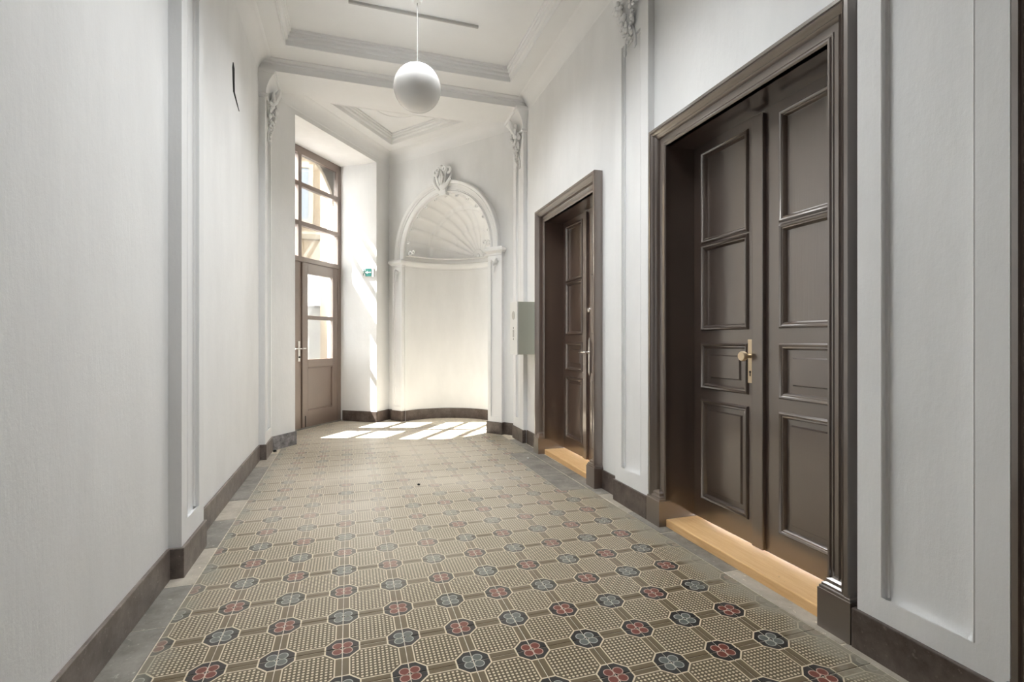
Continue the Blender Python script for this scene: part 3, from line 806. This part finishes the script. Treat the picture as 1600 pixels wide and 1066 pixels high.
# low lean-to with a sloping roof against the building
sh = empty('lean_to_shed', Matrix.Translation((-.35, 11.45, 0))); tag(sh, 'low pale lean-to shed outside the glazed door', 'shed')
obj('shed_wall', MB().box(-.9, .6, 0, 1.35, -.13, 1.9), M['court'], sh)
obj('shed_roof', MB().add([(-1.0, -.15, 1.9), (.7, -.15, 1.9), (.7, 1.38, 2.75), (-1.0, 1.38, 2.75), (-1.0, -.15, 1.84), (.7, -.15, 1.84), (.7, 1.38, 2.69), (-1.0, 1.38, 2.69)],
    [(0, 1, 2, 3), (4, 5, 6, 7), (0, 1, 5, 4), (1, 2, 6, 5), (2, 3, 7, 6), (3, 0, 4, 7)]), M['rail'], sh)

# ------------------------------------------------------------------ things
# pendant globe
pd_ = empty('pendant_lamp', Matrix.Translation((.505, 3.98, 0))); tag(pd_, 'round white opal globe lamp hanging on a thin cord from the ceiling', 'lamp')
g = obj('globe', MB().sphere((0, 0, 3.085), .183, 40, 26), M['globe'], pd_, 'full')
obj('globe_collar', MB().lathe([(0, 3.285), (.016, 3.285), (.02, 3.275), (.036, 3.27), (.04, 3.255), (.0, 3.255)], n=24), M['white'], pd_, True)
obj('cord', MB().tube([(0, 0, 3.28), (0, 0, 3.55), (0, 0, 3.82)], .0045, 8), M['cord'], pd_, True)
obj('ceiling_rose', MB().lathe([(0, 3.75), (.03, 3.755), (.05, 3.80), (.055, 3.829), (0, 3.83)], n=24), M['white'], pd_, True)
# thin grey rail on the ceiling
rl = obj('ceiling_rail', MB().box(-.01, 1.06, 4.222, 4.24, ZC-.022, ZC+.001), M['rail'], bevel=.003)
tag(rl, 'thin grey rail fixed across the white ceiling above the globe lamp', 'rail')
# wall cabinet beside the far door
xw = 1.75-2.7*KR+KR*4.95+WYR
wc = empty('wall_cabinet', FR); tag(wc, 'white box with oval window and grey-green side on the wall beside the far door', 'cabinet')
x0, x1 = -5.055, -4.815; yf = WYR-.205
obj('cabinet_body', MB().box(x0, x1, yf+.006, WYR+.001, .962, 1.500), M['green'], wc, bevel=.003)
obj('front_panel', MB().box(x0-.004, x1+.004, yf-.006, yf+.006, .958, 1.504), M['white'], wc, bevel=.003)
ov = MB(); xc_ = (x0+x1)/2; n = 24
ov.add([(xc_+.05*cos(2*pi*k/n), yf-.0085, 1.365+.045*sin(2*pi*k/n)) for k in range(n)]+[(xc_+.05*cos(2*pi*k/n), yf-.005, 1.365+.045*sin(2*pi*k/n)) for k in range(n)],
       [tuple(range(n))]+[(k, (k+1) % n, n+(k+1) % n, n+k) for k in range(n)])
obj('oval_window', ov, M['rail'], wc)
for z in (1.235, 1.12): obj('screw', MB().lathe([(0, 0), (.010, 0), (.008, -.004), (0, -.005)], (xc_, yf-.006, z), 12, 'y'), M['cord'], wc)
obj('name_strip', MB().box(xc_-.022, xc_+.022, yf-.009, yf-.005, 1.14, 1.215), M['rail'], wc)
# emergency exit sign on the sunlit reveal: local frame x along the reveal
ex = empty('exit_sign', FD); tag(ex, 'small white and green emergency exit sign on the sunlit door reveal', 'sign')
sx_ = SR
obj('sign_plate', MB().box(sx_-.014, sx_, -.535, -.345, 1.970, 2.092), M['white'], ex, bevel=.003)
obj('sign_face', MB().box(sx_-.0165, sx_-.013, -.500, -.405, 1.978, 2.084), M['teal'], ex)
m = MB(); xa, xb = sx_-.0185, sx_-.016
m.box(xa, xb, -.494, -.412, 2.026, 2.036)                                   # arrow shaft
m.prism([(0, 0)]*3, 0, 0) if False else None
m.add([(xa, -.44, 2.052), (xa, -.44, 2.010), (xa, -.408, 2.031), (xb, -.44, 2.052), (xb, -.44, 2.010), (xb, -.408, 2.031)], [(0, 1, 2), (3, 4, 5), (0, 1, 4, 3), (1, 2, 5, 4), (2, 0, 3, 5)])
obj('arrow', m, M['white'], ex)
m = MB(); q0 = -.385
m.sphere((sx_-.016, q0, 2.070), .008, 8, 6)
m.tube([(sx_-.016, q0, 2.060), (sx_-.016, q0-.004, 2.032)], .006, 6); m.tube([(sx_-.016, q0-.004, 2.032), (sx_-.016, q0+.014, 2.012), (sx_-.016, q0+.012, 1.990)], .0045, 6)
m.tube([(sx_-.016, q0-.004, 2.032), (sx_-.016, q0-.018, 2.014), (sx_-.016, q0-.026, 1.998)], .0045, 6); m.tube([(sx_-.016, q0+.018, 2.046), (sx_-.016, q0, 2.054), (sx_-.016, q0-.018, 2.044)], .004, 6)
obj('running_figure', m, M['teal'], ex)
# chips of rubble on the floor
def chip(x, y_, r_, mat, label, seed):
    q = random.Random(seed); m = MB(); m.sphere((0, 0, 0), r_, 7, 5, (1, .8, .6))
    m.v = [(a_*q.uniform(.7, 1.2), b_*q.uniform(.7, 1.2), c_*q.uniform(.8, 1.1)) for a_, b_, c_ in m.v]
    zmin = min(v[2] for v in m.v)
    o = obj('rubble_chip', m, mat); o.location = (x, y_, -zmin-.0003); tag(o, label, 'rubble')
chip(-.705, 5.45, .020, M['dark'], 'black chip of rubble by the left pilaster foot', 1)
chip(1.585, 4.42, .012, M['white'], 'small white chip of plaster before the far threshold', 2)
chip(.50, 3.86, .012, M['dark'], 'tiny dark chip lying on the worn middle tiles', 3)
